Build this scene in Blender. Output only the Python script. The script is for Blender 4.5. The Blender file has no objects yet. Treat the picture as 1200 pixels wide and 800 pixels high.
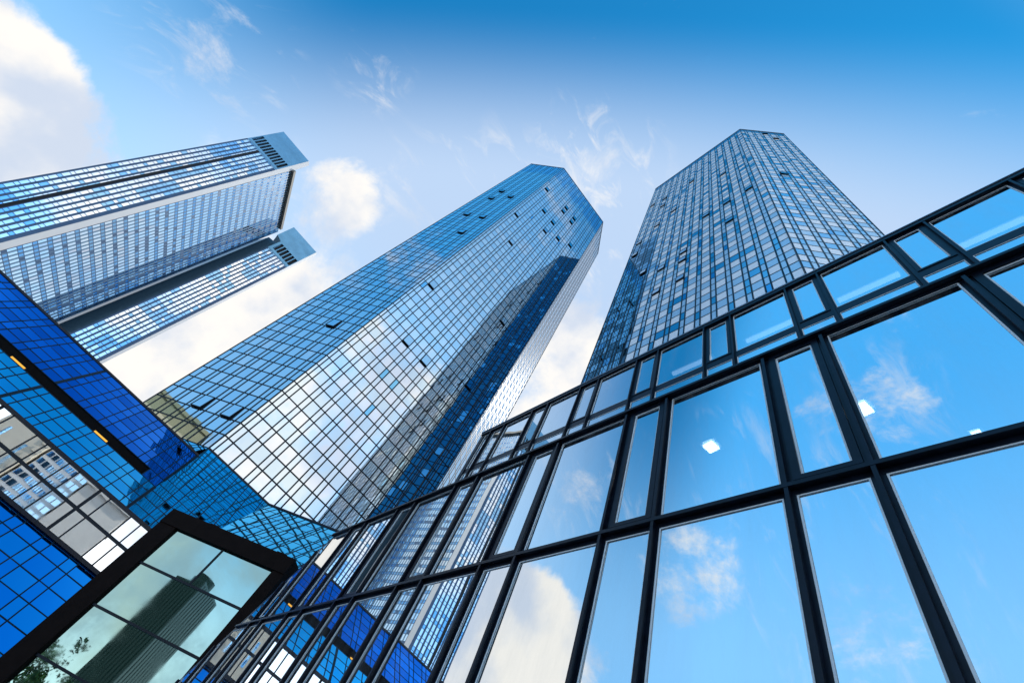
import bpy, math, random
from mathutils import Vector, Matrix
random.seed(7)
SC = bpy.context.scene
COL = SC.collection
G = -1.7                       # ground level; the camera's eye is the origin

# ------------------------------------------------------------------ helpers
def tag(o, label=None, cat=None, group=None, kind=None):
    if label: o['label'] = label
    if cat: o['category'] = cat
    if group: o['group'] = group
    if kind: o['kind'] = kind
    return o

def empty(name, loc):
    o = bpy.data.objects.new(name, None)
    o.empty_display_size = 0.5
    o.location = loc
    COL.objects.link(o)
    return o

class MB:
    """collects polygons (world coordinates) and links them as one mesh object"""
    def __init__(s): s.v = []; s.f = []; s.m = []
    def poly(s, pts, mi=0):
        b = len(s.v); s.v += [tuple(p) for p in pts]; s.f.append(tuple(range(b, b+len(pts)))); s.m.append(mi)
    def prism(s, pts, d, mi=0):
        """polygon pts extruded by vector d (closed)"""
        n = len(pts); b = len(s.v); d = Vector(d)
        s.v += [tuple(p) for p in pts] + [tuple(Vector(p)+d) for p in pts]
        s.f.append(tuple(range(b, b+n))[::-1]); s.f.append(tuple(range(b+n, b+2*n)))
        for i in range(n):
            j = (i+1) % n
            s.f.append((b+i, b+j, b+n+j, b+n+i))
        s.m += [mi]*(n+2)
    def box(s, x0, x1, y0, y1, z0, z1, mi=0):
        s.prism([(x0,y0,z0),(x1,y0,z0),(x1,y1,z0),(x0,y1,z0)], (0,0,z1-z0), mi)
    def build(s, name, mats, parent=None, smooth=False):
        if not s.f: return None
        off = Vector(parent_world(parent)) if parent else Vector((0,0,0))
        me = bpy.data.meshes.new(name)
        me.from_pydata([tuple(Vector(p)-off) for p in s.v], [], s.f)
        if not isinstance(mats, (list, tuple)): mats = [mats]
        for m in mats: me.materials.append(m)
        me.polygons.foreach_set('material_index', s.m)
        if smooth: me.polygons.foreach_set('use_smooth', [True]*len(s.f))
        me.update()
        o = bpy.data.objects.new(name, me)
        COL.objects.link(o)
        if parent: o.parent = parent
        return o

def parent_world(p):
    t = Vector((0,0,0))
    while p is not None:
        t += p.location; p = p.parent
    return t

def clip(poly, P, N):
    """keep the part of poly where (x-P).N >= 0"""
    out = []; n = len(poly)
    for i in range(n):
        a, b = poly[i], poly[(i+1) % n]
        da, db = (a-P).dot(N), (b-P).dot(N)
        if da >= 0: out.append(a)
        if (da > 0 > db) or (da < 0 < db): out.append(a + (b-a)*(da/(da-db)))
    return out if len(out) >= 3 else []

# ------------------------------------------------------------------ camera
f_px = 546.43
CAM = Matrix(((0.70440979,0.43577025,0.56027774),(0.62555419,-0.7541266,-0.19993756),(0.3353935,0.49132206,-0.80381206)))
cam = bpy.data.cameras.new('camera'); cam.sensor_width = 36; cam.lens = f_px/1200*36
cam.clip_start = 0.05; cam.clip_end = 6000
co = bpy.data.objects.new('camera', cam); COL.objects.link(co)
co.matrix_world = CAM.to_4x4(); SC.camera = co
CT = CAM.transposed()
def px(p):
    q = CT @ Vector(p)
    if q.z > -0.01: return None
    return (600+f_px*q.x/-q.z, 400-f_px*q.y/-q.z)
def hidden(p):
    x, y, z = p
    if y > 0:
        a, b = x/y, z/y
        if y > 3.5 and -3.65 < a < 3 and b < 1.75: return True
        if y > 5.2 and -2.2 < a < 3 and b < 2.2: return True
    az = math.degrees(math.atan2(x, y)); el = math.degrees(math.atan2(z, math.hypot(x, y)))
    if -89 < az < -76 and el < 17 and math.hypot(x, y) > 30: return True
    if az < -94 and el < 21 and math.hypot(x, y) > 60: return True
    return False
def shown_area(pts, n):
    c = sum((Vector(p) for p in pts), Vector())/len(pts)
    if n.dot(-c) <= 0 or hidden(c): return 0
    q = [px(p) for p in pts]
    if any(a is None for a in q): return 0
    cx = sum(a[0] for a in q)/len(q); cy = sum(a[1] for a in q)/len(q)
    if not (0 < cx < 1200 and 0 < cy < 800): return 0
    return abs(sum(q[i][0]*q[(i+1)%len(q)][1]-q[(i+1)%len(q)][0]*q[i][1] for i in range(len(q))))/2

# ------------------------------------------------------------------ materials
def new_mat(name):
    m = bpy.data.materials.new(name); m.use_nodes = True
    nt = m.node_tree; nt.nodes.clear()
    out = nt.nodes.new('ShaderNodeOutputMaterial')
    return m, nt, out
def wave_bump(nt, scale, dist, detail=1.0):
    tc = nt.nodes.new('ShaderNodeTexCoord')
    no = nt.nodes.new('ShaderNodeTexNoise'); no.inputs['Scale'].default_value = scale; no.inputs['Detail'].default_value = detail
    nt.links.new(tc.outputs['Object'], no.inputs['Vector'])
    b = nt.nodes.new('ShaderNodeBump'); b.inputs['Strength'].default_value = 1; b.inputs['Distance'].default_value = dist
    nt.links.new(no.outputs['Fac'], b.inputs['Height'])
    return b
def mirror_glass(name, tint, rough=0.01, scale=0.8, dist=0.001, dirt=0.06):
    """coated reflective glazing: tinted metal-like coating, faint streaks of dirt"""
    m, nt, out = new_mat(name)
    p = nt.nodes.new('ShaderNodeBsdfPrincipled')
    p.inputs['Metallic'].default_value = 1; p.inputs['Base Color'].default_value = (*tint, 1)
    tc = nt.nodes.new('ShaderNodeTexCoord')
    n = nt.nodes.new('ShaderNodeTexNoise'); n.inputs['Scale'].default_value = 0.9; n.inputs['Detail'].default_value = 6
    nt.links.new(tc.outputs['Object'], n.inputs['Vector'])
    mr = nt.nodes.new('ShaderNodeMapRange'); mr.inputs['From Min'].default_value = 0.45; mr.inputs['From Max'].default_value = 0.8
    mr.inputs['To Min'].default_value = rough; mr.inputs['To Max'].default_value = rough+dirt
    nt.links.new(n.outputs['Fac'], mr.inputs['Value']); nt.links.new(mr.outputs['Result'], p.inputs['Roughness'])
    b = wave_bump(nt, scale, dist); nt.links.new(b.outputs['Normal'], p.inputs['Normal'])
    nt.links.new(p.outputs['BSDF'], out.inputs['Surface'])
    return m
def window_glass(name, tint, see, scale=0.9, dist=0.0010, rough=0.003):
    """reflective window one can partly look through, with a thin uneven film of dust"""
    m, nt, out = new_mat(name)
    p = nt.nodes.new('ShaderNodeBsdfPrincipled')
    p.inputs['Metallic'].default_value = 1; p.inputs['Base Color'].default_value = (*tint, 1); p.inputs['Roughness'].default_value = rough
    b = wave_bump(nt, scale, dist); nt.links.new(b.outputs['Normal'], p.inputs['Normal'])
    t = nt.nodes.new('ShaderNodeBsdfTransparent'); t.inputs['Color'].default_value = (0.7, 0.85, 0.95, 1)
    mx = nt.nodes.new('ShaderNodeMixShader'); mx.inputs['Fac'].default_value = see
    nt.links.new(p.outputs['BSDF'], mx.inputs[1]); nt.links.new(t.outputs['BSDF'], mx.inputs[2])
    tc = nt.nodes.new('ShaderNodeTexCoord'); mp = nt.nodes.new('ShaderNodeMapping'); mp.inputs['Scale'].default_value = (3.0, 3.0, .7)
    nt.links.new(tc.outputs['Object'], mp.inputs['Vector'])
    n = nt.nodes.new('ShaderNodeTexNoise'); n.inputs['Scale'].default_value = 1.3; n.inputs['Detail'].default_value = 9; n.inputs['Roughness'].default_value = .7
    nt.links.new(mp.outputs['Vector'], n.inputs['Vector'])
    mr = nt.nodes.new('ShaderNodeMapRange'); mr.inputs['From Min'].default_value = .42; mr.inputs['From Max'].default_value = .78
    mr.inputs['To Min'].default_value = .0; mr.inputs['To Max'].default_value = .12
    nt.links.new(n.outputs['Fac'], mr.inputs['Value'])
    d = nt.nodes.new('ShaderNodeBsdfDiffuse'); d.inputs['Color'].default_value = (.62, .64, .66, 1)
    m2 = nt.nodes.new('ShaderNodeMixShader'); nt.links.new(mr.outputs['Result'], m2.inputs['Fac'])
    nt.links.new(mx.outputs['Shader'], m2.inputs[1]); nt.links.new(d.outputs['BSDF'], m2.inputs[2])
    nt.links.new(m2.outputs['Shader'], out.inputs['Surface'])
    return m
def solid(name, col, rough=0.5, metal=0.0, var=0.25, scale=1.5, bump=0.0, spec=0.5):
    m, nt, out = new_mat(name)
    p = nt.nodes.new('ShaderNodeBsdfPrincipled'); p.inputs['Metallic'].default_value = metal
    p.inputs['Roughness'].default_value = rough; p.inputs['Specular IOR Level'].default_value = spec
    tc = nt.nodes.new('ShaderNodeTexCoord'); n = nt.nodes.new('ShaderNodeTexNoise')
    n.inputs['Scale'].default_value = scale; n.inputs['Detail'].default_value = 8
    nt.links.new(tc.outputs['Object'], n.inputs['Vector'])
    r = nt.nodes.new('ShaderNodeMix'); r.data_type = 'RGBA'
    r.inputs['A'].default_value = (*[c*(1-var) for c in col], 1); r.inputs['B'].default_value = (*[min(1, c*(1+var)) for c in col], 1)
    nt.links.new(n.outputs['Fac'], r.inputs['Factor']); nt.links.new(r.outputs['Result'], p.inputs['Base Color'])
    if bump:
        b = nt.nodes.new('ShaderNodeBump'); b.inputs['Distance'].default_value = bump
        nt.links.new(n.outputs['Fac'], b.inputs['Height']); nt.links.new(b.outputs['Normal'], p.inputs['Normal'])
    nt.links.new(p.outputs['BSDF'], out.inputs['Surface'])
    return m
def glow(name, col, strength):
    m, nt, out = new_mat(name)
    e = nt.nodes.new('ShaderNodeEmission'); e.inputs['Color'].default_value = (*col, 1); e.inputs['Strength'].default_value = strength
    nt.links.new(e.outputs['Emission'], out.inputs['Surface'])
    return m

def blind_glass(name, blind, tint, share):
    """reflective window with pale blinds drawn behind it"""
    m, nt, out = new_mat(name)
    p = nt.nodes.new('ShaderNodeBsdfPrincipled'); p.inputs['Metallic'].default_value = 1; p.inputs['Base Color'].default_value = (*tint, 1); p.inputs['Roughness'].default_value = .01
    b = wave_bump(nt, .55, .0012); nt.links.new(b.outputs['Normal'], p.inputs['Normal'])
    d = nt.nodes.new('ShaderNodeBsdfDiffuse'); d.inputs['Color'].default_value = (*blind, 1)
    mx = nt.nodes.new('ShaderNodeMixShader'); mx.inputs['Fac'].default_value = share
    nt.links.new(p.outputs['BSDF'], mx.inputs[1]); nt.links.new(d.outputs['BSDF'], mx.inputs[2]); nt.links.new(mx.outputs['Shader'], out.inputs['Surface'])
    return m
TW = [mirror_glass('tower vision glass', (0.64, 0.67, 0.70), scale=0.55, dist=0.0012),
      mirror_glass('tower spandrel glass', (0.50, 0.61, 0.68), scale=0.55, dist=0.0012),
      mirror_glass('tower narrow glass', (0.56, 0.64, 0.69), scale=0.55, dist=0.0012),
      mirror_glass('tower deep blue glass', (0.18, 0.46, 0.66), scale=0.55, dist=0.0012),
      blind_glass('tower glass over white blinds', (.90, .91, .92), (0.70, 0.72, 0.74), .80),
      blind_glass('tower glass over grey blue blinds', (.50, .72, .88), (0.60, 0.68, 0.74), .60),
      mirror_glass('tower painted dark reflection', (0.08, 0.16, 0.20), scale=0.55, dist=0.0012),  # dark tint paints a dimmed reflection; the glass itself is not smoked
      mirror_glass('tower painted blue reflection', (0.025, 0.16, 0.27), scale=0.55, dist=0.0012)]  # dim blue reflection of the chamfer painted into the tint
SKIRT_DEEP = mirror_glass('deep blue slope glass', (0.05, 0.33, 0.90), scale=0.8, dist=0.0016)
SKIRT_LIGHT = mirror_glass('light blue slope glass', (0.12, 0.78, 1.0), scale=0.8, dist=0.0016)
SKIRT_MID = mirror_glass('mid blue slope glass', (0.10, 0.78, 1.0), scale=0.8, dist=0.0016)
BAND_GLASS = mirror_glass('clear band glass', (0.88, 0.90, 0.91), scale=0.8, dist=0.0010)
LOW_BLUE = mirror_glass('saturated blue slope glass', (0.02, 0.48, 1.0), scale=0.8, dist=0.0012)
LOBBY_GLASS = window_glass('lobby glass', (0.95, 0.99, 1.0), 0.13)
PORTAL_GLASS = mirror_glass('green tinted portal glass', (0.36, 0.58, 0.56), scale=0.5, dist=0.0015)
FRAME = solid('dark blue black frame', (0.004, 0.007, 0.015), 0.33, 0, 1.0, 11.0, bump=.0008, spec=.22)
GRID = solid('black mullion', (0.004, 0.009, 0.016), 0.4, 0, 0.3, 1.0, spec=.2)
GASKET = solid('pale gasket', (0.78, 0.84, 0.88), 0.5)
PORTAL_FRAME = solid('brown black portal frame', (0.010, 0.006, 0.005), 0.6, 0, 0.5, 2.5, spec=.04)
DARK = solid('dark interior', (0.012, 0.016, 0.022), 0.9)
CEIL = solid('interior ceiling', (0.05, 0.06, 0.07), 0.9)
ROOF = solid('gravel roof', (0.22, 0.22, 0.21), 0.9, 0, 0.3, 6)
COPING = solid('pale metal coping', (0.55, 0.62, 0.70), 0.35, 0.6, 0.15)
OPENING = solid('room behind an open window', (0.012, 0.035, 0.06), 0.8)
VOID = solid('black recess', (0.006, 0.007, 0.010), 0.8)

# ------------------------------------------------------------------ curtain walls
class Wall:
    """a plane grid of panes and bars: O + u*U + v*V, N outward"""
    def __init__(s, O, U, V, us, vs, clips=()):
        s.O = Vector(O); s.U = Vector(U).normalized(); s.V = Vector(V).normalized(); s.N = s.U.cross(s.V).normalized()
        s.us, s.vs, s.clips = us, vs, clips
    def pt(s, u, v, h=0): return s.O + s.U*u + s.V*v + s.N*h
    def cut(s, poly):
        for P, N in s.clips:
            poly = clip(poly, P, N)
            if not poly: return []
        return poly
    def panes(s, tilt, matfn, skip=()):
        out = []
        for i in range(len(s.us)-1):
            for j in range(len(s.vs)-1):
                if (i, j) in skip: continue
                u0, u1, v0, v1 = s.us[i], s.us[i+1], s.vs[j], s.vs[j+1]
                if u1-u0 < 0.02 or v1-v0 < 0.02: continue
                a, b = random.gauss(0, tilt), random.gauss(0, tilt)
                du, dv = (u1-u0)/2, (v1-v0)/2
                q = [s.pt(u0,v0,-a*du-b*dv), s.pt(u1,v0,a*du-b*dv), s.pt(u1,v1,a*du+b*dv), s.pt(u0,v1,-a*du+b*dv)]
                q = s.cut(q)
                if q:
                    k = matfn(i, j)
                    if k is not None: out.append((q, k, s.N))
        return out
    def bars(s, mb, w=0.14, d=0.09, wide=(), ww=0.3, vw=None, mi=0):
        vw = vw or w
        for i, u in enumerate(s.us):
            k = ww if ('u', i) in wide else w
            q = s.cut([s.pt(u-k/2, s.vs[0]+.004, -.05), s.pt(u+k/2, s.vs[0]+.004, -.05), s.pt(u+k/2, s.vs[-1]-.004, -.05), s.pt(u-k/2, s.vs[-1]-.004, -.05)])
            if q: mb.prism(q, s.N*(d+.05), mi)
        for j, v in enumerate(s.vs):
            k = ww if ('v', j) in wide else vw
            q = s.cut([s.pt(s.us[0], v-k/2, -.05), s.pt(s.us[-1], v-k/2, -.05), s.pt(s.us[-1], v+k/2, -.05), s.pt(s.us[0], v+k/2, -.05)])
            if q: mb.prism(q, s.N*(d+.05-.014), mi)

def link_panes(panes, mats, parent, most=100, name='glass_pane'):
    """the panes that show largest as parts of their own, the rest as one part"""
    r = sorted(panes, key=lambda t: -shown_area(t[0], t[2]))
    for q, k, n in r[:most]:
        mb = MB(); mb.poly(q); mb.build(name, mats[k], parent)
    rest = MB()
    for q, k, n in r[most:]: rest.poly(q, k)
    o = rest.build('glass_wall', mats, parent)
    if o: tag(o, kind='stuff')

def edges(start, stop, first_wide_centre, wide, pitch):
    """bar positions between start and stop: wide panes centred at first_wide_centre + k*pitch"""
    r = [start]
    k = math.floor((start-first_wide_centre)/pitch)-1
    while True:
        c = first_wide_centre+k*pitch
        for e in (c-wide/2, c+wide/2):
            if start+0.25 < e < stop-0.25: r.append(e)
        if c-wide/2 > stop: break
        k += 1
    r.append(stop); return r
def rows(z0, z1, step):
    n = round((z1-z0)/step); return [z0+(z1-z0)*i/n for i in range(n+1)]

# ------------------------------------------------------------------ twin towers
TOP = 153.3
R2 = math.sqrt(.5)
def twin_tower(root, corners, z0, centres, opens, base_z, blinds, dark=None):
    """corners: plan polygon, counter-clockwise; centres[i]: u of a wide pane centre on facet i; opens: {facet: [(u, z)]}"""
    n = len(corners); panes = []
    core = MB()
    inner = []
    for i in range(n):
        p = Vector((*corners[i], 0)); a = Vector((*corners[i-1], 0)); b = Vector((*corners[(i+1) % n], 0))
        t1 = (p-a).normalized(); t2 = (b-p).normalized()
        n1 = Vector((t1.y, -t1.x, 0)); n2 = Vector((t2.y, -t2.x, 0)); bis = (n1+n2).normalized()
        inner.append(p - bis*0.25/bis.dot(n1))
    core.prism([(p.x, p.y, base_z) for p in inner], (0, 0, TOP-0.4-base_z))
    core.build('core', DARK, root)
    par = MB()
    for i in range(n):
        a = Vector((*corners[i], 0)); b = Vector((*corners[(i+1) % n], 0)); W = (b-a).length
        us = edges(0, W, centres[i], 1.27, 1.9); vs = rows(z0, TOP, 1.84)
        wl = Wall((a.x, a.y, 0), (b-a), (0, 0, 1), us, vs)
        seen = wl.N.dot(-(a+b)/2) > 0
        wides = [k for k in range(len(us)-1) if us[k+1]-us[k] > 0.9]
        skip = set(); ow = []
        for (u, z) in opens.get(i, ()):
            k = min(wides, key=lambda q: abs((us[q]+us[q+1])/2-u)); j = min(range(len(vs)-1), key=lambda q: abs((vs[q]+vs[q+1])/2-z))
            skip.add((k, j)); ow.append((us[k], us[k+1], vs[j], vs[j+1]))
        x0 = random.random
        nj = len(vs)-1; wset = set(wides)
        def mf(c, j):
            if dark and i in dark: return dark[i] if random.random() < .93 else 3  # facets that show only in mirrors: dim reflections painted as darker panes
            if i == 0 and dark and 6 in dark and c < 7 and j < nj*.62: return (1 if x0() < .55 else 6) if x0() < .9 else 3  # dark reflection of the other tower painted onto the lower left panes
            if j >= nj-(6 if blinds < .5 else 2): return 3 if random.random() < .8 else 1
            x = random.random()
            if c not in wset: return (5 if x < blinds*.70 else 2) if x < (.93 if blinds > .5 else .992) else 3
            if (j % 2 == 0): return (4 if x < blinds*1.03 else 0) if x < .985 else 1
            return (5 if x < blinds*.92 else 1) if x < .95 else 2
        panes += wl.panes(0.0013, mf, skip)
        g = MB(); wl.bars(g, 0.15 if blinds < .5 else .17, 0.03); g.build('mullion_grid', GRID, root)
        for (u0, u1, v0, v1) in ow:
            m = MB(); f = MB(); h = v1-v0; s = math.sin(math.radians(3.6)); c = math.cos(math.radians(3.6))
            def P(u, t, e=0): return wl.pt(u, v1-t*c, 0.07+t*s+e)   # hinged at the top edge
            m.prism([P(u0+.08, .08), P(u1-.08, .08), P(u1-.08, h-.08), P(u0+.08, h-.08)], wl.N*0.03)
            for (ua, ub, ta, tb) in ((u0, u0+.07, 0, h), (u1-.07, u1, 0, h), (u0+.07, u1-.07, 0, .07), (u0+.07, u1-.07, h-.09, h)):
                f.prism([P(ua, ta), P(ub, ta), P(ub, tb), P(ua, tb)], wl.N*0.07)
            hole = MB(); hole.poly([wl.pt(u0, v0, -.02), wl.pt(u1, v0, -.02), wl.pt(u1, v1, -.02), wl.pt(u0, v1, -.02)])
            o = f.build('open_window', GRID, root); m.build('sash_pane', TW[1], o); hole.build('opening', OPENING, o)
        if True:
            q = [wl.pt(-.02, TOP-.03, -.2), wl.pt(W+.02, TOP-.03, -.2), wl.pt(W+.02, TOP+.22, -.2), wl.pt(-.02, TOP+.22, -.2)]
            par.prism(q, wl.N*.32)
    par.build('parapet', COPING, root)
    link_panes(panes, TW, root)

def octagon(x0, x1, y0, y1, cut):
    return [(x0+cut, y0), (x1-cut, y0), (x1, y0+cut), (x1, y1-cut), (x1-cut, y1), (x0+cut, y1), (x0, y1-cut), (x0, y0+cut)]
c7 = 7.82
# tower behind the sloped podium: main facet on x=-48 from y=-1.5 to 19.9
A = octagon(-48-2*c7-21.4, -48, -1.5-c7, 19.9+c7, c7)
towA = tag(empty('glass_tower', (-66, 9, G)), 'middle mirror glass skyscraper reflecting clouds and a dark tower, above the blue sloped podium', 'tower', 'twin mirror glass towers')
L8 = c7*math.sqrt(2)
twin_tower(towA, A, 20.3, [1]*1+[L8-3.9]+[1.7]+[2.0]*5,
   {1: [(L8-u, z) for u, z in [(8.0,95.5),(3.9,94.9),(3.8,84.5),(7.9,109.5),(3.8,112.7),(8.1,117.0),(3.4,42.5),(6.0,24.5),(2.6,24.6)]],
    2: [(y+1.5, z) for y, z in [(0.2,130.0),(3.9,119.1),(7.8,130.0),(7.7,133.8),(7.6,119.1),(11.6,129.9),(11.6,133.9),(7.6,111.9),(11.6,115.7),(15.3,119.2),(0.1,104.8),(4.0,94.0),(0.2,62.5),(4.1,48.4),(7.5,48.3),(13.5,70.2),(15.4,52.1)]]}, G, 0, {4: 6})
# tower behind the lobby: main facet on y=21 from x=-28.3 to -2.3
B = octagon(-28.8-c7, -2.3+c7, 21, 21+26+2*c7, c7)
towB = tag(empty('glass_tower', (-15, 42, G)), 'mirror glass skyscraper right behind the lobby roof, with many small open windows', 'tower', 'twin mirror glass towers')
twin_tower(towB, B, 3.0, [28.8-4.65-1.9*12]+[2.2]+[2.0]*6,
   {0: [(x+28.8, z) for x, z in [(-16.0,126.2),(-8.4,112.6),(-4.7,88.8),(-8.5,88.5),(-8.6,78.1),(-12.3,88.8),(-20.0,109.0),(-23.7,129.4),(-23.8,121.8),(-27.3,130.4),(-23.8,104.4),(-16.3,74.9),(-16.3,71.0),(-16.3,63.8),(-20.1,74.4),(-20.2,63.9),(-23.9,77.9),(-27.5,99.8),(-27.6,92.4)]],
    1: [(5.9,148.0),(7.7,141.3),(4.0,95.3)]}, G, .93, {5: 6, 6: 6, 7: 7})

# ------------------------------------------------------------------ sloped podium
podium = tag(empty('podium_building', (-44, -20, G)), 'low podium of sloped deep blue glass with a black gap and amber lamps', 'building')
ZS = lambda X: 1.19*X-36.8           # the slope: height over distance X = -x
XS = lambda z: (z+36.8)/1.19
Y0, YE = -62.0, -1.5
SV = Vector((-1, 0, 1.19)).normalized()
f3n = Vector((R2, -R2, 0.0)) ; f3O = Vector((-48, 6.06, 20.3))
F3U = Vector((R2, R2, 0)); F3V = (Vector((-R2, R2, 0)) + Vector((0, 0, 1.19))).normalized(); F3N = F3U.cross(F3V).normalized()
SU = Vector((0, 1, 0)); SN = SU.cross(SV).normalized()
def vlen(za, zb): return (zb-za)/SV.z
def slope_wall(z0, z1, y0, y1, nrow, clips=()):
    O = Vector((-XS(z0), y0, z0)); L = vlen(z0, z1)
    us = [u for u in edges(0, y1-y0, (-8.4-y0) % 1.88, 1.25, 1.88)]
    return Wall(O, SU, SV, us, [L*i/nrow for i in range(nrow+1)], clips)
pan = []; GR = []
PM = [SKIRT_DEEP, SKIRT_LIGHT, SKIRT_MID, BAND_GLASS, LOW_BLUE, mirror_glass('darker blue slope glass', (0.03, 0.24, 0.72), scale=0.8, dist=0.0016), mirror_glass('bright blue slope glass', (0.04, 0.55, 1.0), scale=0.8, dist=0.0012), mirror_glass('paler blue slope glass', (0.08, 0.66, 0.95), scale=0.8, dist=0.0016)]
zA, zB, zC, zD, zE = 10.73, 13.5, 14.4, 18.7, 20.3
keep3 = [(f3O, F3N)]
def heavy(w):   # the heavy joint every few modules
    return {('u', i) for i, u in enumerate(w.us) if i % 16 == 6 or i == len(w.us)-1}
w1 = slope_wall(zC, zD, Y0, YE, 6); w2 = slope_wall(zA, zB, Y0, YE, 4)
w2b = slope_wall(zB, zC, -2.8, YE, 1); w1f = slope_wall(zA, zE, YE, 14, 12, keep3)
pan += w1.panes(.005, lambda i, j: 5 if random.random() < .25 or j == 0 else 0); pan += w2.panes(.005, lambda i, j: 7 if random.random() < .3 else 1); pan += w2b.panes(.002, lambda i, j: 0)
pan += w1f.panes(.004, lambda i, j: 2)
# clear vertical band under the slope
XB = XS(zA); zL = 7.45
wb = Wall((-XB, Y0, zL), SU, (0, 0, 1), edges(0, 5-Y0, (-4.2-Y0) % 2.5, 1.7, 2.5), [0, (zA-zL)*.52, zA-zL])
pan += wb.panes(.001, lambda i, j: 3)
# saturated blue slope below the band, flaring to the ground
LV = Vector((-1, 0, 1.15)).normalized(); xl = -XB-.05
OL = Vector((xl+(zL-G)/1.15, Y0, G)); LL = (zL-G)/LV.z
nr = 9
wl_ = Wall(OL, SU, LV, edges(0, 6-Y0, (-7.5-Y0) % 1.88, 1.25, 1.88), [LL*i/nr for i in range(nr+1)])
pan += wl_.panes(.004, lambda i, j: 6 if random.random() < .3 else 4)
# slope face turned 45 degrees, meeting the lobby
H3 = vlen(5, zE)
keepS = [(Vector((-48, 0, 20.3)), SN)]
w3 = Wall(f3O - F3V*H3 - F3U*16, F3U, F3V, edges(0, 40, 1, 1.25, 1.88), [H3*i/16 for i in range(17)], keepS)
pan += w3.panes(.0025, lambda i, j: 2)
# small slope under the tower's left facet, above the podium roof
F0U = Vector((R2, R2, 0)); F0V = (Vector((-R2, R2, 0)) + Vector((0, 0, 1.19))).normalized()
h0 = vlen(zD-.3, zE)
keepL = [(Vector((-48, -1.5, 20.3)), Vector((-1, -2.4, 0)).normalized())]
w0 = Wall(Vector((-48, -1.5, 20.3)) - F0V*h0 - F0U*14, F0U, F0V, edges(0, 18, 1, 1.25, 1.88), [0, h0/2, h0], keepL)
pan += w0.panes(.002, lambda i, j: 1)
for w, hv in ((w1, 1), (w2, 1), (w2b, 0), (w1f, 0), (wb, 2), (wl_, 1), (w3, 0), (w0, 0)):
    g = MB(); wide = heavy(w) if hv else set()
    if hv == 2: wide = {('v', 1)} | {('u', i) for i in range(len(w.us)) if i % 6 == 5}
    w.bars(g, 0.075 if hv != 2 else .10, 0.022, wide, 0.22 if hv != 2 else .20)
    g.build('mullion_grid', GRID, podium)
link_panes(pan, PM, podium)
m = MB()   # black gap with its soffit
d = SN*-0.7
a0, a1 = Vector((-XS(zB), Y0, zB)), Vector((-XS(zC), Y0, zC)); e = Vector((0, -2.8-Y0, 0))
m.poly([a0+d, a0+d+e, a1+d+e, a1+d]); m.poly([a0, a0+e, a0+d+e, a0+d]); m.poly([a1+d, a1+d+e, a1+e, a1]); m.poly([a0+e, a1+e, a1+d+e, a0+d+e])
m.build('shadow_gap', VOID, podium)
m = MB()
m.prism([(-XS(zD)-.05, Y0, zD), (-XS(zD)-.05, YE, zD), (-75, YE, zD), (-75, Y0, zD)], (0, 0, -.3))
m.prism([(-48.02, -1.5, zE-.02), (-48.02, 6.0, zE-.02), (-36, 18, zE-.02), (-36, 23, zE-.02), (-48.02, 23, zE-.02)], (0, 0, -.3))
m.build('roof', ROOF, podium)
m = MB()   # coping along the roof edges
def rail(a, b, w=.16, mbx=None):
    a, b = Vector(a), Vector(b); t = (b-a).normalized(); s = Vector((t.y, -t.x, 0))*w
    m.prism([a-s*.5, b-s*.5, b+s*.5, a+s*.5], (0, 0, w))
rail((-XS(zD), Y0, zD-.05), (-XS(zD), YE, zD-.05)); rail((-48, YE, zE-.05), (-48, 6.06, zE-.05)); rail((-48, 6.06, zE-.05), (-36.3, 17.76, zE-.05))
rail((-XB+.03, Y0, zL-.1), (-XB+.03, 5, zL-.1), .22); rail((-XB+.03, Y0, zA-.1), (-XB+.03, 6, zA-.1), .2)
m.build('coping', FRAME, podium)
m = MB()   # solid body behind the glazing
m.prism([(-XB-1, Y0+.1, G), (-XB-1, Y0+.1, zA), (-XS(zD)-1, Y0+.1, zD-.4), (-75, Y0+.1, zD-.4), (-75, Y0+.1, G)], (0, 24-Y0, 0))
m.build('wall', DARK, podium)
AMBER = glow('amber lamp', (1.0, 0.50, 0.08), 1.0)
for i, lab in enumerate(('amber strip lamp in the black podium gap, nearest the skyscraper foot', 'amber strip lamp in the black podium gap, further from the skyscraper foot', None, None, None)):
    if lab is None: continue
    yc = (-.155-.1655*i)*43
    p = Vector((-XS(13.75), yc-.55, 13.75)) + SN*-.18
    m = MB(); m.prism([p, p+Vector((0, 1.1, 0)), p+Vector((0, 1.1, 0))+SV*.13, p+SV*.13], SN*.06)
    m2 = MB(); pb = p-SV*.05-SN*.08-Vector((0, .06, 0)); m2.prism([pb, pb+Vector((0, 1.22, 0)), pb+Vector((0, 1.22, 0))+SV*.23, pb+SV*.23], SN*.075)
    r = tag(empty('strip_lamp', p), lab, 'lamp', 'amber lamps in the podium gap')
    m.build('diffuser', AMBER, r); m2.build('housing', VOID, r)

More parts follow.
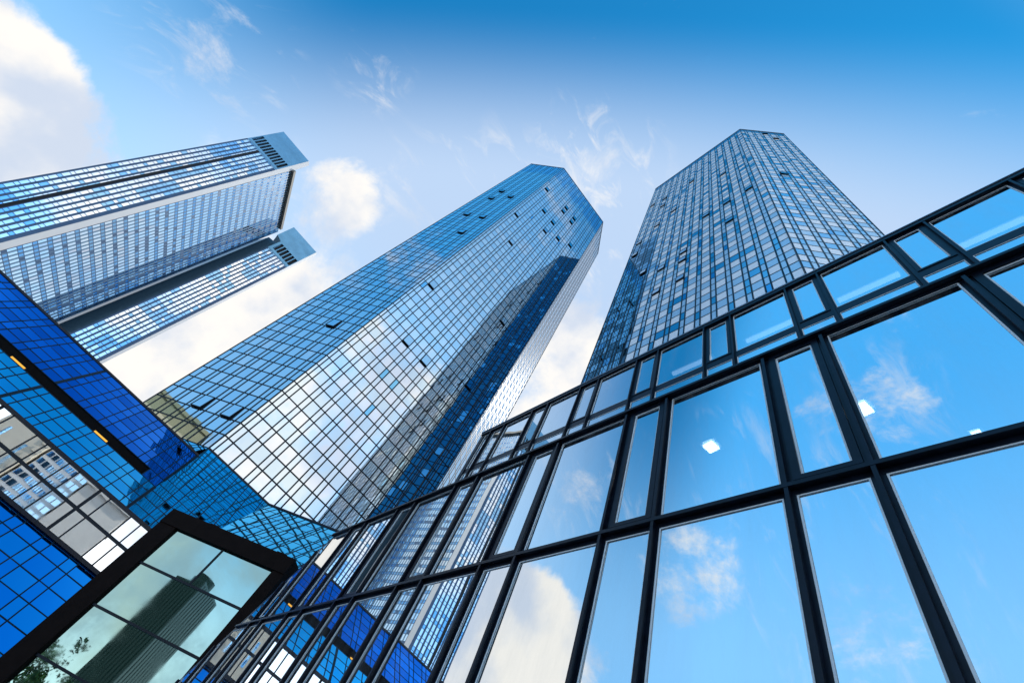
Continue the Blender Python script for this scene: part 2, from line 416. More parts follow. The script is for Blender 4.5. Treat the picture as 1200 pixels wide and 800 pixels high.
# ------------------------------------------------------------------ lobby
lobby = tag(empty('lobby_building', (-1, 3, G)), 'near glass lobby with big blue mirror panes in thick dark frames', 'building')
D1, D2 = 3.0, 4.74
xe = 9.0
def slant(z): return -10.8 + (z-5.2)/1.113
lowclip = [(Vector((-10.8, 0, 5.2)), Vector((1.113, 0, -1)).normalized())]
def lobby_storey(y, z_rows, base, cols, x0, x1, clips, sash_row=None, mw=.15, tw=.12):
    """z_rows: list of (z0, z1) pane rows; cols(k) -> two (x0, x1, narrow) panes of module k"""
    frame = MB(); rib = MB()
    pl = []
    for k in range(-12, 8):
        for (a, b, nar) in cols(k):
            if b < x0 or a > x1: continue
            a, b = max(a, x0), min(b, x1)
            if b-a < .1: continue
            for j, (z0, z1) in enumerate(z_rows):
                pl.append((a, b, z0, z1, nar, j))
    def cut(q):
        for P, N in clips: 
            q = clip(q, P, N)
            if not q: return []
        return q
    for (a, b, z0, z1, nar, j) in pl:
        sash = nar and j == sash_row and b-a > .45
        if sash: a, b, z0, z1 = a+.07, b-.07, z0+.05, z1-.045
        q = cut([Vector((a, y, z0)), Vector((b, y, z0)), Vector((b, y, z1)), Vector((a, y, z1))])
        if not q: continue
        c = sum(q, Vector())/len(q); t1, t2 = random.gauss(0, .0012), random.gauss(0, .0012)
        q = [v + Vector((0, (v.x-c.x)*t1+(v.z-c.z)*t2, 0)) for v in q]
        mb = MB(); mb.poly(q); p = mb.build('glass_pane', LOBBY_GLASS, lobby)
        g = MB(); w = .018
        for (ua, ub, va, vb) in ((a, a+w, z0, z1), (b-w, b, z0, z1), (a+w, b-w, z0, z0+w), (a+w, b-w, z1-w, z1)):
            r = cut([Vector((ua, y-.004, va)), Vector((ub, y-.004, va)), Vector((ub, y-.004, vb)), Vector((ua, y-.004, vb))])
            if r: g.prism(r, (0, -.007, 0))
        g.build('gasket', GASKET, p)
        if sash and a > -10.2:
            s = MB(); w = .064
            for (ua, ub, va, vb) in ((a-w, a, z0-.045, z1+.04), (b, b+w, z0-.045, z1+.04), (a, b, z0-.045, z0), (a, b, z1, z1+.04)):
                s.prism([Vector((ua, y-.016, va)), Vector((ub, y-.016, va)), Vector((ub, y-.016, vb)), Vector((ua, y-.016, vb))], (0, -.012, 0))
            s.build('sash_frame', FRAME, p)
    return pl
def low_cols(k): return [(-.39+1.8*k, .72+1.8*k, False), (-.99+1.8*k, -.48+1.8*k, True)]
def up_cols(k): return [(-.308+1.8*k, .782+1.8*k, False), (.873+1.8*k, 1.402+1.8*k, True)]
LR = [(3.185, 5.055), (1.16, 3.055), (-.88, 1.04), (G+.1, -1.0)]
UR = [(8.73, 10.25), (6.9, 8.53), (5.3, 6.78)]
lobby_storey(D1, LR, 0, low_cols, -17, xe, lowclip, 0)
lobby_storey(D2, UR, 0, up_cols, -10.3, xe, [], 0)
def bar(mb, x0, x1, z0, z1, y, d, clips=()):
    q = [Vector((x0, y+.05, z0)), Vector((x1, y+.05, z0)), Vector((x1, y+.05, z1)), Vector((x0, y+.05, z1))]
    for P, N in clips:
        q = clip(q, P, N)
        if not q: return
    mb.prism(q, (0, -(d+.05), 0))
def mullion_part(x0, x1, z0, z1, y, d, clips, rib=True):
    m = MB(); bar(m, x0, x1, z0, z1, y, d, clips)
    o = m.build('mullion', FRAME, lobby)
    if o and rib:
        c = (x0+x1)/2; r = MB(); bar(r, c-.016, c+.016, z0+.01, z1-.01, y-d-.049, .006, clips); r.build('cover_strip', FRAME, o)
ztop = 5.045
for k in range(-9, 6):
    for (a, b) in ((.72+1.8*(k-1), -.99+1.8*k), (-.48+1.8*k, -.39+1.8*k)):
        if b > xe: continue
        mullion_part(a-.004, b+.004, G, ztop, D1, .012, lowclip)
    for (a, b) in ((.782+1.8*k, .873+1.8*k), (1.402+1.8*k, 1.492+1.8*k)):
        if a < -10.3 or b > xe: continue
        mullion_part(a-.004, b+.004, 5.28, 10.27, D2, .02, ())
for (z0, z1) in ((3.055, 3.185), (1.04, 1.16), (-1.0, -.88)):
    m = MB(); bar(m, -17, xe, z0-.006, z1+.006, D1, .014, lowclip); t = m.build('transom', FRAME, lobby)
    r = MB(); c = (z0+z1)/2; bar(r, -17, xe, c-.02, c+.02, D1-.060, .010, lowclip); r.build('cover_strip', FRAME, t)
for (z0, z1) in ((8.53, 8.73), (6.78, 6.9)):
    m = MB(); bar(m, -10.3, xe, z0-.006, z1+.006, D2, .014); m.build('transom', FRAME, lobby)
m = MB(); bar(m, -10.95, xe, 5.045, 5.14, D1, .03, lowclip); bar(m, -10.95, xe, 5.07, 5.11, D1-.075, .012, lowclip); m.build('roof_beam', FRAME, lobby)
m = MB(); m.box(-10.45, xe, D2-.08, D2+.3, 10.262, 10.375); m.build('roof_edge', FRAME, lobby)
m = MB(); m.box(-10.47, xe, D2-.10, D2+.32, 10.378, 10.392); m.box(-10.45, xe, D2+.33, 19.5, 10.2, 10.36); m.build('roof', COPING, lobby)
m = MB(); m.box(-10.45, -10.3, D2-.05, 19.5, 5.3, 10.25); m.build('end_wall', FRAME, lobby)
m = MB(); m.box(-10.7, xe, D1+.055, D2, 5.105, 5.135); m.build('terrace', ROOF, lobby)
m = MB(); m.box(-10.6, xe, D1+.13, 19.4, 5.0, 5.1); m.box(-10.28, xe, D2+.1, 19.3, 10.1, 10.19); m.build('ceiling', CEIL, lobby)
m = MB(); m.poly([(-11, 9, G), (xe, 9, G), (xe, 9, 10.1), (-11, 9, 10.1)]); m.poly([(-17, D1+.2, G+.02), (xe, D1+.2, G+.02), (xe, 9, G+.02), (-17, 9, G+.02)]); m.build('rear_wall', DARK, lobby)
m = MB(); e = [Vector((slant(5.2), D1, 5.2)), Vector((slant(G), D1, G))]
m.prism([e[0], e[1], e[1]+Vector((0, 8, 0)), e[0]+Vector((0, 8, 0))], (-.08, 0, .08)); m.build('sloped_end', FRAME, lobby)
m = MB(); m.poly([(xe, D1+.06, G), (xe, 19.4, G), (xe, 19.4, 5.1), (xe, D1+.06, 5.1)]); m.build('side_wall', FRAME, lobby)
LAMP = glow('white lamp', (1.0, 0.97, 0.90), 9)
for (x, y, s, lab) in ((-2.13, 3.79, .10, 'square white ceiling lamp seen through the middle lobby pane, fully in view'),
                       (-.48, 3.94, .11, 'white ceiling lamp half hidden by a mullion, showing as a triangle'),
                       (.27, 4.655, .055, 'smallest white ceiling lamp, just above the transom of the largest lobby pane')):
    r = tag(empty('ceiling_lamp', (x, y, 4.99)), lab, 'lamp', 'ceiling lamps behind the lobby glass')
    m = MB(); c, q = math.cos(.62)*s, math.sin(.62)*s
    m.prism([(x-c, y-q, 4.985), (x+q, y-c, 4.985), (x+c, y+q, 4.985), (x-q, y+c, 4.985)][::-1], (0, 0, -.03)); m.build('diffuser', LAMP, r)
    m = MB(); m.box(x-s*1.1, x+s*1.1, y-s*1.1, y+s*1.1, 4.987, 4.999); m.build('mounting_plate', COPING, r)
TUBE = glow('pale tube', (0.80, 0.90, 1.0), 1.5)
for (x0, x1, lab) in ((-.28, .77, 'pale tube light behind the upper lobby pane above the largest lower pane'), (-2.13, -1.13, 'pale tube light behind the upper lobby pane below the front corner of the skyscraper'),
                 (1.55, 2.55, 'pale tube light behind the last upper lobby pane at the picture edge'), (-3.95, -2.95, 'faint pale tube light behind the upper pane further along the lobby')):
    r = tag(empty('tube_light', ((x0+x1)/2, 5.33, 10.1)), lab, 'lamp', 'tube lights behind the upper lobby glass')
    m = MB(); m.box(x0, x1, 5.28, 5.36, 10.02, 10.08); m.build('tube', TUBE, r)
    m = MB(); m.box(x0-.05, x1+.05, 5.26, 5.38, 10.083, 10.098); m.build('housing', COPING, r)

# ------------------------------------------------------------------ entrance portal
portal = tag(empty('entrance_portal', (-24, 3, G)), 'black framed entrance box with green tinted glass before the sloped podium', 'entrance')
PU = Vector((R2, R2, 0)); PN = Vector((R2, -R2, 0)); PO = Vector((-25.98, 1.13, 0)); PW = 5.36; PT = 7.63
def pp(u, z, h=0): return PO + PU*u + Vector((0, 0, z)) + PN*h
pr = [PT, 5.95, 4.09, 2.2, .3, G]
for j in range(5):
    cols = [(0, PW/2), (PW/2, PW)] if j == 0 else [(0, PW)]
    for (a, b) in cols:
        t = random.gauss(0, .002); t2 = random.gauss(0, .002)
        mb = MB(); mb.poly([pp(a, pr[j+1], -t-t2), pp(b, pr[j+1], t-t2), pp(b, pr[j], t+t2), pp(a, pr[j], -t+t2)]); mb.build('glass_pane', PORTAL_GLASS, portal)
m = MB()
for z in pr[1:-1]: m.prism([pp(0, z-.04, -.05), pp(PW, z-.04, -.05), pp(PW, z+.04, -.05), pp(0, z+.04, -.05)], PN*.1)
m.prism([pp(PW/2-.035, pr[1], -.05), pp(PW/2+.035, pr[1], -.05), pp(PW/2+.035, PT, -.05), pp(PW/2-.035, PT, -.05)], PN*.09)
m.build('glazing_bar', GRID, portal)
for (a, b, z0, z1, n) in ((-.94, 0, G, PT, 'jamb'), (PW, PW+.55, G, PT, 'jamb'), (-.94, PW+.55, PT+.003, PT+.70, 'lintel')):
    m = MB(); m.prism([pp(a, z0, -.9), pp(b, z0, -.9), pp(b, z1, -.9), pp(a, z1, -.9)], PN*(1.02 if n == 'jamb' else 1.06)); m.build(n, PORTAL_FRAME, portal)
m = MB(); m.prism([pp(-.9, G, -3), pp(PW+.5, G, -3), pp(PW+.5, PT+.66, -3), pp(-.9, PT+.66, -3)], PN*2.05); m.build('box', PORTAL_FRAME, portal)
m = MB()
for u in (1.0, PW-.6): m.prism([pp(u, PT+.705, -.5), pp(u+.5, PT+.705, -.5), pp(u+.5, PT+.85, -.5), pp(u, PT+.85, -.5)], PN*.4)
m.build('roof_bracket', PORTAL_FRAME, portal)

# ------------------------------------------------------------------ slab tower with wings
slab = tag(empty('office_tower', (-170, -90, G)), 'blue and white gridded office tower with two slab wings and slotted crowns', 'tower')
S_GL = mirror_glass('slab window glass', (0.74, 0.80, 0.86), scale=.4, dist=.001); S_GB = mirror_glass('slab blue window glass', (0.26, 0.50, 0.74), scale=.4, dist=.001)
S_SP = solid('slab dark blue spandrel', (0.035, 0.085, 0.17), .35, .2, .3, .4); S_LT = solid('slab pale panel', (0.09, 0.19, 0.28), .45, .1, .12, .3)
S_CR = solid('slab crown panel', (0.14, 0.32, 0.46), .28, .6, .35, .25); S_WH = solid('slab white edge', (0.52, 0.53, 0.54), .5, 0, .06, .3)
S_GM = mirror_glass('slab main glass', (0.78, 0.92, 1.0), scale=.4, dist=.001)
S_BL = solid('slab blue panel', (0.08, 0.16, 0.26), .4, .1, .12, .3)
SMATS = [S_GL, S_GB, S_SP, S_LT, S_GM, S_WH, S_BL]
span = []
def wing(X, ya, yb, zt, za, slots, groove, pale):
    W = yb-ya
    cols = [0, .55]
    u = .55
    nc = 0
    n = round((W-1.1)/1.75); p = (W-1.1)/n
    for k in range(n): cols += [u+p*k+p*.64, u+p*(k+1)]
    cols.append(W)
    vs = [G-G]; z = G; vs = [G]
    while z < za-2.5:
        z += 2.35; vs.append(z); z += 1.25; vs.append(z)
    vs.append(za)
    w = Wall((X, ya, 0), (0, 1, 0), (0, 0, 1), cols, vs)
    seedc = {}
    def mf(i, j):
        if i == 0 or i == len(cols)-2 or (i % 2 == 0): return 3 if pale and i % 4 == 2 and False else 2
        key = (j//4, i//6)
        if key not in seedc: seedc[key] = random.random()
        b = seedc[key] + .0022*(vs[j]-60)
        return 1 if random.random() < (.85 if b > .72 else .12) else 0
    for q, k, nn in w.panes(.002, mf): span.append((q, k, nn))
    g = MB(); w.bars(g, .08, .04, vw=.18); g.build('mullion_grid', S_SP, slab)
    c = MB(); c.prism([(X-.4, ya+.05, G), (X-.4, yb-.05, G), (X-14, yb-5, G), (X-14, ya+.05, G)], (0, 0, za-G)); c.build('wing_body', S_LT, slab)
    return w
# wing one
wing(-152, -95.4, -79.1, 184.3, 163.2, 11, -89, False)
wing(-189, -63.0, -50.5, 185, 163.4, 6, None, True)
def crown(X, ya, yb, za, zt, slots, sa, sb, s0, s1, dep=14):
    m = MB()
    def slabbox(xf, z0, z1): m.prism([(X-dep, ya, z0), (xf, ya, z0), (xf, yb-(X-xf)*.36, z0), (X-dep, yb-5, z0)], (0, 0, z1-z0))
    slabbox(X-.35, za+.01, s0-.01); slabbox(X, s1, zt); slabbox(X-.8, s0, s1-.01)
    p = (sb-sa)/slots
    m.box(X-.8+.003, X, ya, sa, s0, s1-.005); m.box(X-.8+.003, X, sb, yb, s0, s1-.005)
    for k in range(1, slots): m.box(X-.8+.003, X, sa+k*p-.22, sa+k*p+.22, s0, s1-.005)
    m.box(X-.345, X+.02, ya, yb, za+.02, s0-.02)
    o = m.build('crown', S_CR, slab)
    for k in range(slots):
        v = MB(); v.poly([(X-.79, sa+k*p+.22, s0+.05), (X-.79, sa+(k+1)*p-.22, s0+.05), (X-.79, sa+(k+1)*p-.22, s1-.05), (X-.79, sa+k*p+.22, s1-.05)]); v.build('vent_slot', VOID, o)
crown(-152, -95.4, -79.1, 163.2, 184.3, 11, -95.0, -79.7, 165.2, 171.6)
crown(-189, -63.0, -50.5, 163.4, 185.2, 6, -61.7, -50.8, 165.4, 171.6)
m = MB(); m.prism([(-189, -63.01, 172), (-189, -66.6, 173.5), (-189, -66.9, 185.2), (-189, -63.01, 185.2)], (-12, 0, 0)); m.build('crown_panel', S_CR, slab)
# white slab edges
for (x, y, zt, w, dx) in ((-152, -79.1, 184.3, 1.2, 1.6), (-189, -50.5, 185.2, .8, 1.0)):
    m = MB(); m.prism([(x+.02, y, G), (x-dx, y+w, G), (x-14, y-4.6, G), (x-14, y-5.2, G)], (0, 0, zt-G)); m.build('slab_edge', S_WH, slab)
m = MB(); m.box(-152.6, -151.9, -89.35, -88.35, G, 163.3); m.build('shadow_groove', VOID, slab)
# main face between the wings
ma, mb_ = Vector((-153.9, -77.9, 0)), Vector((-187.0, -67.2, 0)); MW = (mb_-ma).length; MU = (mb_-ma).normalized()
cols = []; u = 0; n = 25; p = MW/n
for k in range(n): cols += [p*k, p*k+p*.66]
cols.append(MW)
vs = [G]; z = G
while z < 170:
    z += 2.35; vs.append(z); z += 1.25; vs.append(z)
vs.append(173.0)
wm = Wall(ma, MU, (0, 0, 1), cols, vs)
def mm(i, j):
    if i in (40, 41): return 1 if j % 2 else 2
    if i % 2: return 3 if j % 2 == 0 else 6
    if j % 2: return 1 if random.random() < .8 else 2
    return 4 if random.random() < .8 else 0
span += wm.panes(.0015, mm)
g = MB(); wm.bars(g, .06, .03, vw=.20); g.build('mullion_grid', S_SP, slab)
link_panes(span, SMATS, slab)
MN = wm.N
m = MB(); q = [ma-MN*.3, mb_-MN*.3, mb_-MN*16, ma-MN*16]; m.prism([(v.x, v.y, G) for v in q], (0, 0, 172.5-G)); m.build('main_body', S_LT, slab)
m = MB(); q = [ma+MN*1.2-MU*.2, mb_+MN*1.2-MU*2, mb_-MN*6-MU*2, ma-MN*6-MU*.2]; m.prism([(v.x, v.y, 173.02) for v in q], (0, 0, 1.4)); m.build('roof_edge', solid('slab roof soffit', (.16, .15, .13), .6), slab)
m = MB(); m.prism([(-191, -67.8, G), (-190, -63.2, G), (-203, -63.2, G), (-200, -72, G)], (0, 0, 170-G)); m.build('side_wall', solid('slab dark side', (.05, .10, .14), .3, .4), slab)

# ------------------------------------------------------------------ the street behind the camera (seen in the mirror glass)
STONE = solid('cream stone', (0.78, 0.70, 0.56), .8, 0, .12, .6); STONE2 = solid('beige plaster', (0.82, 0.77, 0.69), .8, 0, .15, .4)
OLIVE = solid('olive cladding', (0.30, 0.30, 0.17), .6, 0, .15, .3)
CITY_GL = mirror_glass('city window glass', (0.45, 0.72, 0.90), scale=.4, dist=.002); CITY_DK = solid('dark green city glass', (0.004, 0.020, 0.018), .3, 0, .4, .15, spec=.35)
WHITE_B = solid('white metal grid', (0.75, 0.78, 0.80), .5, 0, .06)
def block(name, label, x0, x1, y0, y1, h, wallm, glassm, pitch, floor, fill, frame=None, quoins=False, cap=0):
    r = tag(empty(name, ((x0+x1)/2, (y0+y1)/2, G)), label, 'building')
    m = MB(); m.box(x0, x1, y0, y1, G, h); m.build('wall', wallm, r)
    if cap: m = MB(); m.box(x0-.6, x1+.6, y0-.6, y1+.6, h+.01, h+cap); m.build('cornice', wallm, r)
    g = MB()
    for (a, b, face) in ((y0, y1, 'x0'), (x0, x1, 'y1')):
        n = max(1, round((b-a)/pitch)); p = (b-a)/n; k = G+4
        while k+floor < h-.5:
            for q in range(n):
                u0, u1 = a+p*q+p*(1-fill)/2, a+p*(q+1)-p*(1-fill)/2
                if face == 'x0': g.poly([(x0-.05, u1, k), (x0-.05, u0, k), (x0-.05, u0, k+floor*.62), (x0-.05, u1, k+floor*.62)])
                else: g.poly([(u1, y1+.05, k), (u0, y1+.05, k), (u0, y1+.05, k+floor*.62), (u1, y1+.05, k+floor*.62)])
            k += floor
    tag(g.build('window_glass', glassm, r), kind='stuff')
    if quoins:
        q = MB(); k = G; i = 0
        while k < h-1.2:
            if i % 2: q.box(x0-.25, x0+.01, y1-1.2, y1+.25, k, k+1.1)
            k += 1.1; i += 1
        q.build('quoin', wallm, r)
    return r
block('stone_building', 'cream stone building with a stepped corner, mirrored in the clear podium band', 60, 85, -36, -26, 52, STONE, CITY_GL, 5, 9, .12, quoins=True, cap=1.2)
block('glass_building', 'blue glass building with a white grid, mirrored in the clear podium band', 62, 85, -25.5, -15, 50, WHITE_B, CITY_GL, 1.25, 2.0, .80)
block('plaster_building', 'plain beige plaster building, mirrored in the clear podium band', 61, 85, -14.5, -3.5, 37, STONE2, CITY_GL, 7.5, 12, .05, cap=.8)
block('olive_building', 'olive and cream office block mirrored at the foot of the middle skyscraper', -92, -57, -190, -160, 90, OLIVE, solid('olive light panel', (.55, .5, .33), .4), 5, 6.5, .82, cap=1.5)
# dark tower mirrored in the portal
r = tag(empty('dark_tower', (14, -150, G)), 'dark green glass tower mirrored in the entrance portal', 'tower')
m = MB(); pts = []
def PR(az, dist): a = math.radians(az); return Vector((math.sin(a)*dist-27.1, math.cos(a)*dist+27.1, 0))
a0, a1, a2 = PR(174.4, 170), PR(171.8, 163), PR(169.6, 178)
back = PR(172, 200)
m.prism([(p.x, p.y, G) for p in (a0, back, a2, a1)], (0, 0, 43-G)); m.build('wall', CITY_DK, r)
m = MB()
for (p, q) in ((a0, a1), (a1, a2)):
    for k in range(9):
        t = p+(q-p)*(k/9); e = p+(q-p)*((k+.25)/9); n = Vector((0, .12, 0))
        m.prism([(t.x, t.y, G), (e.x, e.y, G), (e.x, e.y+.12, G), (t.x, t.y+.12, G)], (0, 0, 42.5-G))
m.build('facade_rib', solid('green rib', (.005, .02, .018), .5, spec=.2), r)
m = MB(); c = (a0+a2)*.5*.5+a1*.5
ring = [(c.x+math.cos(t)*3.5, c.y-3+math.sin(t)*3, 43) for t in [k*math.pi/8 for k in range(16)]]; m.prism(ring, (0, 0, 2.6)); m.build('roof_drum', CITY_DK, r)
# tree mirrored low in the portal
LEAF = [solid('leaf dark', (0.035, 0.07, 0.02), .6), solid('leaf light', (0.08, 0.14, 0.035), .6)]; BARK = solid('bark', (.06, .045, .03), .9)
def tree(x, y, h, rad, label):
    r = tag(empty('street_tree', (x, y, G)), label, 'tree', 'street trees behind the camera')
    m = MB(); n = 8
    for (p, q, ra, rb) in [((x, y, G), (x, y, G+h*.55), .28, .16)]+[((x, y, G+h*(.35+.05*k)), (x+math.cos(k*2.4)*rad*.6, y+math.sin(k*2.4)*rad*.6, G+h*(.62+.06*k)), .12, .04) for k in range(5)]:
        A_ = [(p[0]+ra*math.cos(t*2*math.pi/n), p[1]+ra*math.sin(t*2*math.pi/n), p[2]) for t in range(n)]; B_ = [(q[0]+rb*math.cos(t*2*math.pi/n), q[1]+rb*math.sin(t*2*math.pi/n), q[2]) for t in range(n)]
        for t in range(n): m.poly([A_[t], A_[(t+1) % n], B_[(t+1) % n], B_[t]])
    m.build('trunk', BARK, r)
    m = MB(); cl = [(random.gauss(0, rad*.5), random.gauss(0, rad*.5), random.gauss(h*.68, h*.15), random.uniform(.5, 1.1)) for _ in range(46)]
    for (cx, cy, cz, cr) in cl:
        k = 0 if random.random() < .55 else 1
        for _ in range(70):
            d = Vector((random.gauss(0, 1), random.gauss(0, 1), random.gauss(0, .8))).normalized()*cr*random.random()**.4
            c0 = Vector((x+cx, y+cy, G+cz))+d; u = Vector((random.gauss(0, 1), random.gauss(0, 1), random.gauss(0, 1))).normalized(); v = u.orthogonal().normalized(); sz = random.uniform(.10, .2)
            m.poly([c0-u*sz, c0+v*sz*.6, c0+u*sz, c0-v*sz*.6], k)
    m.build('crown', LEAF, r)
p = PR(177.6, 62); tree(p.x, p.y, 9.0, 3.2, 'leafy street tree mirrored in the lowest corner of the entrance portal')

# ------------------------------------------------------------------ ground
m = MB(); m.poly([(-3000, -3000, G), (3000, -3000, G), (3000, 3000, G), (-3000, 3000, G)])
tag(m.build('ground', solid('asphalt ground', (0.055, 0.055, 0.058), .85, 0, .3, .3)), kind='structure')
m = MB(); m.poly([(-60, -40, G+.004), (40, -40, G+.004), (40, 21, G+.004), (-60, 21, G+.004)])
tag(m.build('plaza', solid('granite paving', (0.22, 0.21, 0.20), .7, 0, .25, 1.2)), kind='structure')

# ------------------------------------------------------------------ sky and sun
SUN_AZ, SUN_EL = -15.0, 45.0
w = bpy.data.worlds.new('World'); SC.world = w; w.use_nodes = True
nt = w.node_tree; nt.nodes.clear()
N = nt.nodes.new; LK = nt.links.new
out = N('ShaderNodeOutputWorld'); bg = N('ShaderNodeBackground'); bg.inputs['Strength'].default_value = 0.1
LK(bg.outputs['Background'], out.inputs['Surface'])
sky = N('ShaderNodeTexSky'); sky.sky_type = 'NISHITA'; sky.sun_disc = False
sky.sun_elevation = math.radians(SUN_EL); sky.sun_rotation = math.radians(SUN_AZ); sky.altitude = 100; sky.air_density = 1.0; sky.dust_density = 1.0; sky.ozone_density = 1.5
tc = N('ShaderNodeTexCoord')
def math_node(op, a, b=None, clampv=False):
    n = N('ShaderNodeMath'); n.operation = op; n.use_clamp = clampv
    for i, v in enumerate((a, b)):
        if v is None: continue
        if isinstance(v, (int, float)): n.inputs[i].default_value = v
        else: LK(v, n.inputs[i])
    return n.outputs[0]
def smooth(v, a, b, lo=0.0, hi=1.0):
    n = N('ShaderNodeMapRange'); n.interpolation_type = 'SMOOTHSTEP'
    LK(v, n.inputs['Value']); n.inputs['From Min'].default_value = a; n.inputs['From Max'].default_value = b
    n.inputs['To Min'].default_value = lo; n.inputs['To Max'].default_value = hi
    return n.outputs['Result']
def direction(az, el):
    a, e = math.radians(az), math.radians(el); return (math.sin(a)*math.cos(e), math.cos(a)*math.cos(e), math.sin(e))
def blob(az, el, r_in, r_out, wt):
    d = N('ShaderNodeVectorMath'); d.operation = 'DOT_PRODUCT'; LK(tc.outputs['Generated'], d.inputs[0]); d.inputs[1].default_value = direction(az, el)
    return smooth(d.outputs['Value'], math.cos(math.radians(r_out)), math.cos(math.radians(r_in)), 0, wt)
BLOBS = [(-125,25,3,10,.38),(-131,23,3,10,.30),(-111,48,1,6,.27),(-101,37,3,12,.36),(-103,28,4,14,.40),
         (-61,51,3,13,.36),(-104,52,2,9,.16),(-68,62,2,8,.16),(-84,75,1,5,.15),(-58,70,1,6,.13),(-108,62,1,8,.06),(-129,56,1,4,.10),
         (88,34,6,18,.29),(113,34,6,16,.30),(92,12,4,12,.3),(206,47,1,5,.10),(192,51,1,4,.15),(183,51,1,5,.15),(192,31,2,8,.20),(212,36,2,7,.17),
         (229,41,1,4,.16),(229,28,2,6,.24),(172,14,6,20,.3),(-32,18,8,18,.3)]
acc = None
for b in BLOBS:
    o = blob(*b); acc = o if acc is None else math_node('ADD', acc, o)
nz = N('ShaderNodeTexNoise'); nz.inputs['Scale'].default_value = 5.0; nz.inputs['Detail'].default_value = 14; nz.inputs['Roughness'].default_value = .67; nz.inputs['Distortion'].default_value = .35
LK(tc.outputs['Generated'], nz.inputs['Vector'])
dens = math_node('ADD', nz.outputs['Fac'], acc)
cover = smooth(dens, .64, .88)
mp = N('ShaderNodeMapping'); mp.inputs['Scale'].default_value = (22, 9, 5); mp.inputs['Rotation'].default_value = (.4, .9, .6); LK(tc.outputs['Generated'], mp.inputs['Vector'])
nw = N('ShaderNodeTexNoise'); nw.inputs['Scale'].default_value = 1; nw.inputs['Detail'].default_value = 10; nw.inputs['Roughness'].default_value = .65; nw.inputs['Distortion'].default_value = .8
LK(mp.outputs['Vector'], nw.inputs['Vector'])
wisp = smooth(nw.outputs['Fac'], .50, .75)
reg = None
for b in [(-134,42,2,9,.65),(-84,75,2,10,.7),(-66,72,2,10,.7),(-100,58,3,12,.5),(-62,60,3,11,.6),(-129,56,1,5,.5),(-104,68,1,6,.4),(88,66,3,11,.5),(196,38,3,14,.42),(206,47,2,8,.35),(185,52,2,7,.4),(-115,40,2,9,.4)]:
    o = blob(*b); reg = o if reg is None else math_node('MAXIMUM', reg, o)
cover = math_node('MAXIMUM', cover, math_node('MULTIPLY', wisp, reg))
nz2 = N('ShaderNodeTexNoise'); nz2.inputs['Scale'].default_value = 7; nz2.inputs['Detail'].default_value = 8
LK(tc.outputs['Generated'], nz2.inputs['Vector'])
grade = N('ShaderNodeMix'); grade.data_type = 'RGBA'; grade.blend_type = 'MULTIPLY'; grade.inputs['Factor'].default_value = 1
LK(sky.outputs['Color'], grade.inputs['A']); grade.inputs['B'].default_value = (.13, 1.45, 2.0, 1)     # air of a very clear, deep blue day
dt = N('ShaderNodeVectorMath'); dt.operation = 'DOT_PRODUCT'; LK(tc.outputs['Generated'], dt.inputs[0]); dt.inputs[1].default_value = direction(-45, 0)
mh = N('ShaderNodeMix'); mh.data_type = 'RGBA'; LK(smooth(dt.outputs['Value'], -.06, .24), mh.inputs['Factor'])   # paler towards the sun
LK(grade.outputs['Result'], mh.inputs['A']); mh.inputs['B'].default_value = (4.4, 5.75, 7.8, 1)
hs = N('ShaderNodeMix'); hs.data_type = 'RGBA'; LK(smooth(dt.outputs['Value'], -.24, -.085, .68, 0), hs.inputs['Factor'])   # and towards the far horizon
LK(mh.outputs['Result'], hs.inputs['A']); hs.inputs['B'].default_value = (0.9, 5.3, 11.2, 1)
ccol = N('ShaderNodeMix'); ccol.data_type = 'RGBA'; ccol.inputs['A'].default_value = (5.4, 6.1, 7.3, 1); ccol.inputs['B'].default_value = (8.6, 8.3, 7.9, 1)
LK(smooth(nz2.outputs['Fac'], .35, .62), ccol.inputs['Factor'])
sep = N('ShaderNodeSeparateXYZ'); LK(tc.outputs['Generated'], sep.inputs[0])
ep = N('ShaderNodeVectorMath'); ep.operation = 'DOT_PRODUCT'; LK(tc.outputs['Generated'], ep.inputs[0]); ep.inputs[1].default_value = direction(92, 38)
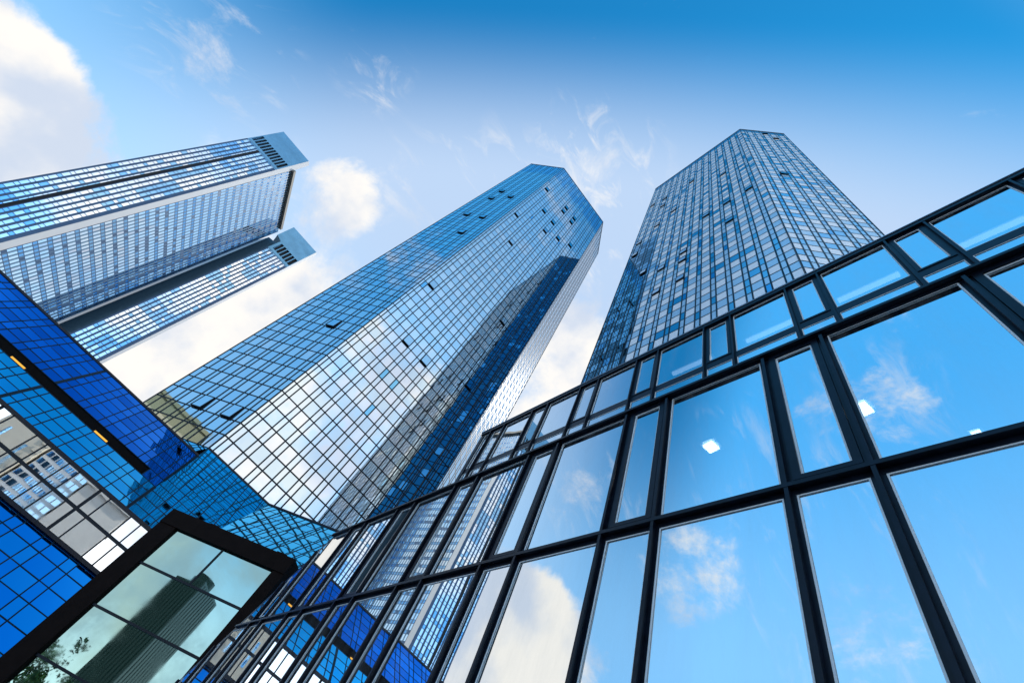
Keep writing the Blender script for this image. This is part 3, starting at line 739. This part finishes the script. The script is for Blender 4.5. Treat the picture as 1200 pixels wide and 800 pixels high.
me_ = N('ShaderNodeMix'); me_.data_type = 'RGBA'; LK(smooth(ep.outputs['Value'], .79, .97, 0, .58), me_.inputs['Factor'])   # milky eastern sky
LK(hs.outputs['Result'], me_.inputs['A']); me_.inputs['B'].default_value = (5.6, 7.6, 9.6, 1)
mdl = N('ShaderNodeMix'); mdl.data_type = 'RGBA'; LK(smooth(sep.outputs['Z'], .45, .84, .55, 0), mdl.inputs['Factor'])
LK(me_.outputs['Result'], mdl.inputs['A']); mdl.inputs['B'].default_value = (3.9, 7.2, 10.8, 1)
hz = N('ShaderNodeMix'); hz.data_type = 'RGBA'; LK(smooth(sep.outputs['Z'], .06, .40, .92, 0), hz.inputs['Factor'])          # bright horizon
LK(mdl.outputs['Result'], hz.inputs['A']); hz.inputs['B'].default_value = (14.5, 14.5, 14.8, 1)
mix = N('ShaderNodeMix'); mix.data_type = 'RGBA'
LK(cover, mix.inputs['Factor']); LK(hz.outputs['Result'], mix.inputs['A']); LK(ccol.outputs['Result'], mix.inputs['B'])
east = N('ShaderNodeVectorMath'); east.operation = 'DOT_PRODUCT'; LK(tc.outputs['Generated'], east.inputs[0]); east.inputs[1].default_value = direction(95, 12)
gain = N('ShaderNodeVectorMath'); gain.operation = 'SCALE'; LK(mix.outputs['Result'], gain.inputs[0])
LK(smooth(east.outputs['Value'], .66, .92, 1.0, 1.5), gain.inputs['Scale'])     # the half of the sky that the sun lights from the front
LK(gain.outputs['Vector'], bg.inputs['Color'])
sun = bpy.data.lights.new('sun', 'SUN'); sun.energy = 2.4; sun.angle = math.radians(.5); sun.color = (1, .95, .87)
so = bpy.data.objects.new('sun', sun); COL.objects.link(so)
so.rotation_euler = Vector(direction(SUN_AZ, SUN_EL)).to_track_quat('Z', 'Y').to_euler()

vs_ = SC.view_settings; vs_.view_transform = 'Standard'; vs_.look = 'None'; vs_.exposure = 0.28; vs_.gamma = 1; vs_.use_curve_mapping = False
SC.cycles.max_bounces = 10; SC.cycles.glossy_bounces = 6; SC.cycles.transparent_max_bounces = 8; SC.cycles.diffuse_bounces = 2
SC.cycles.sample_clamp_indirect = 4
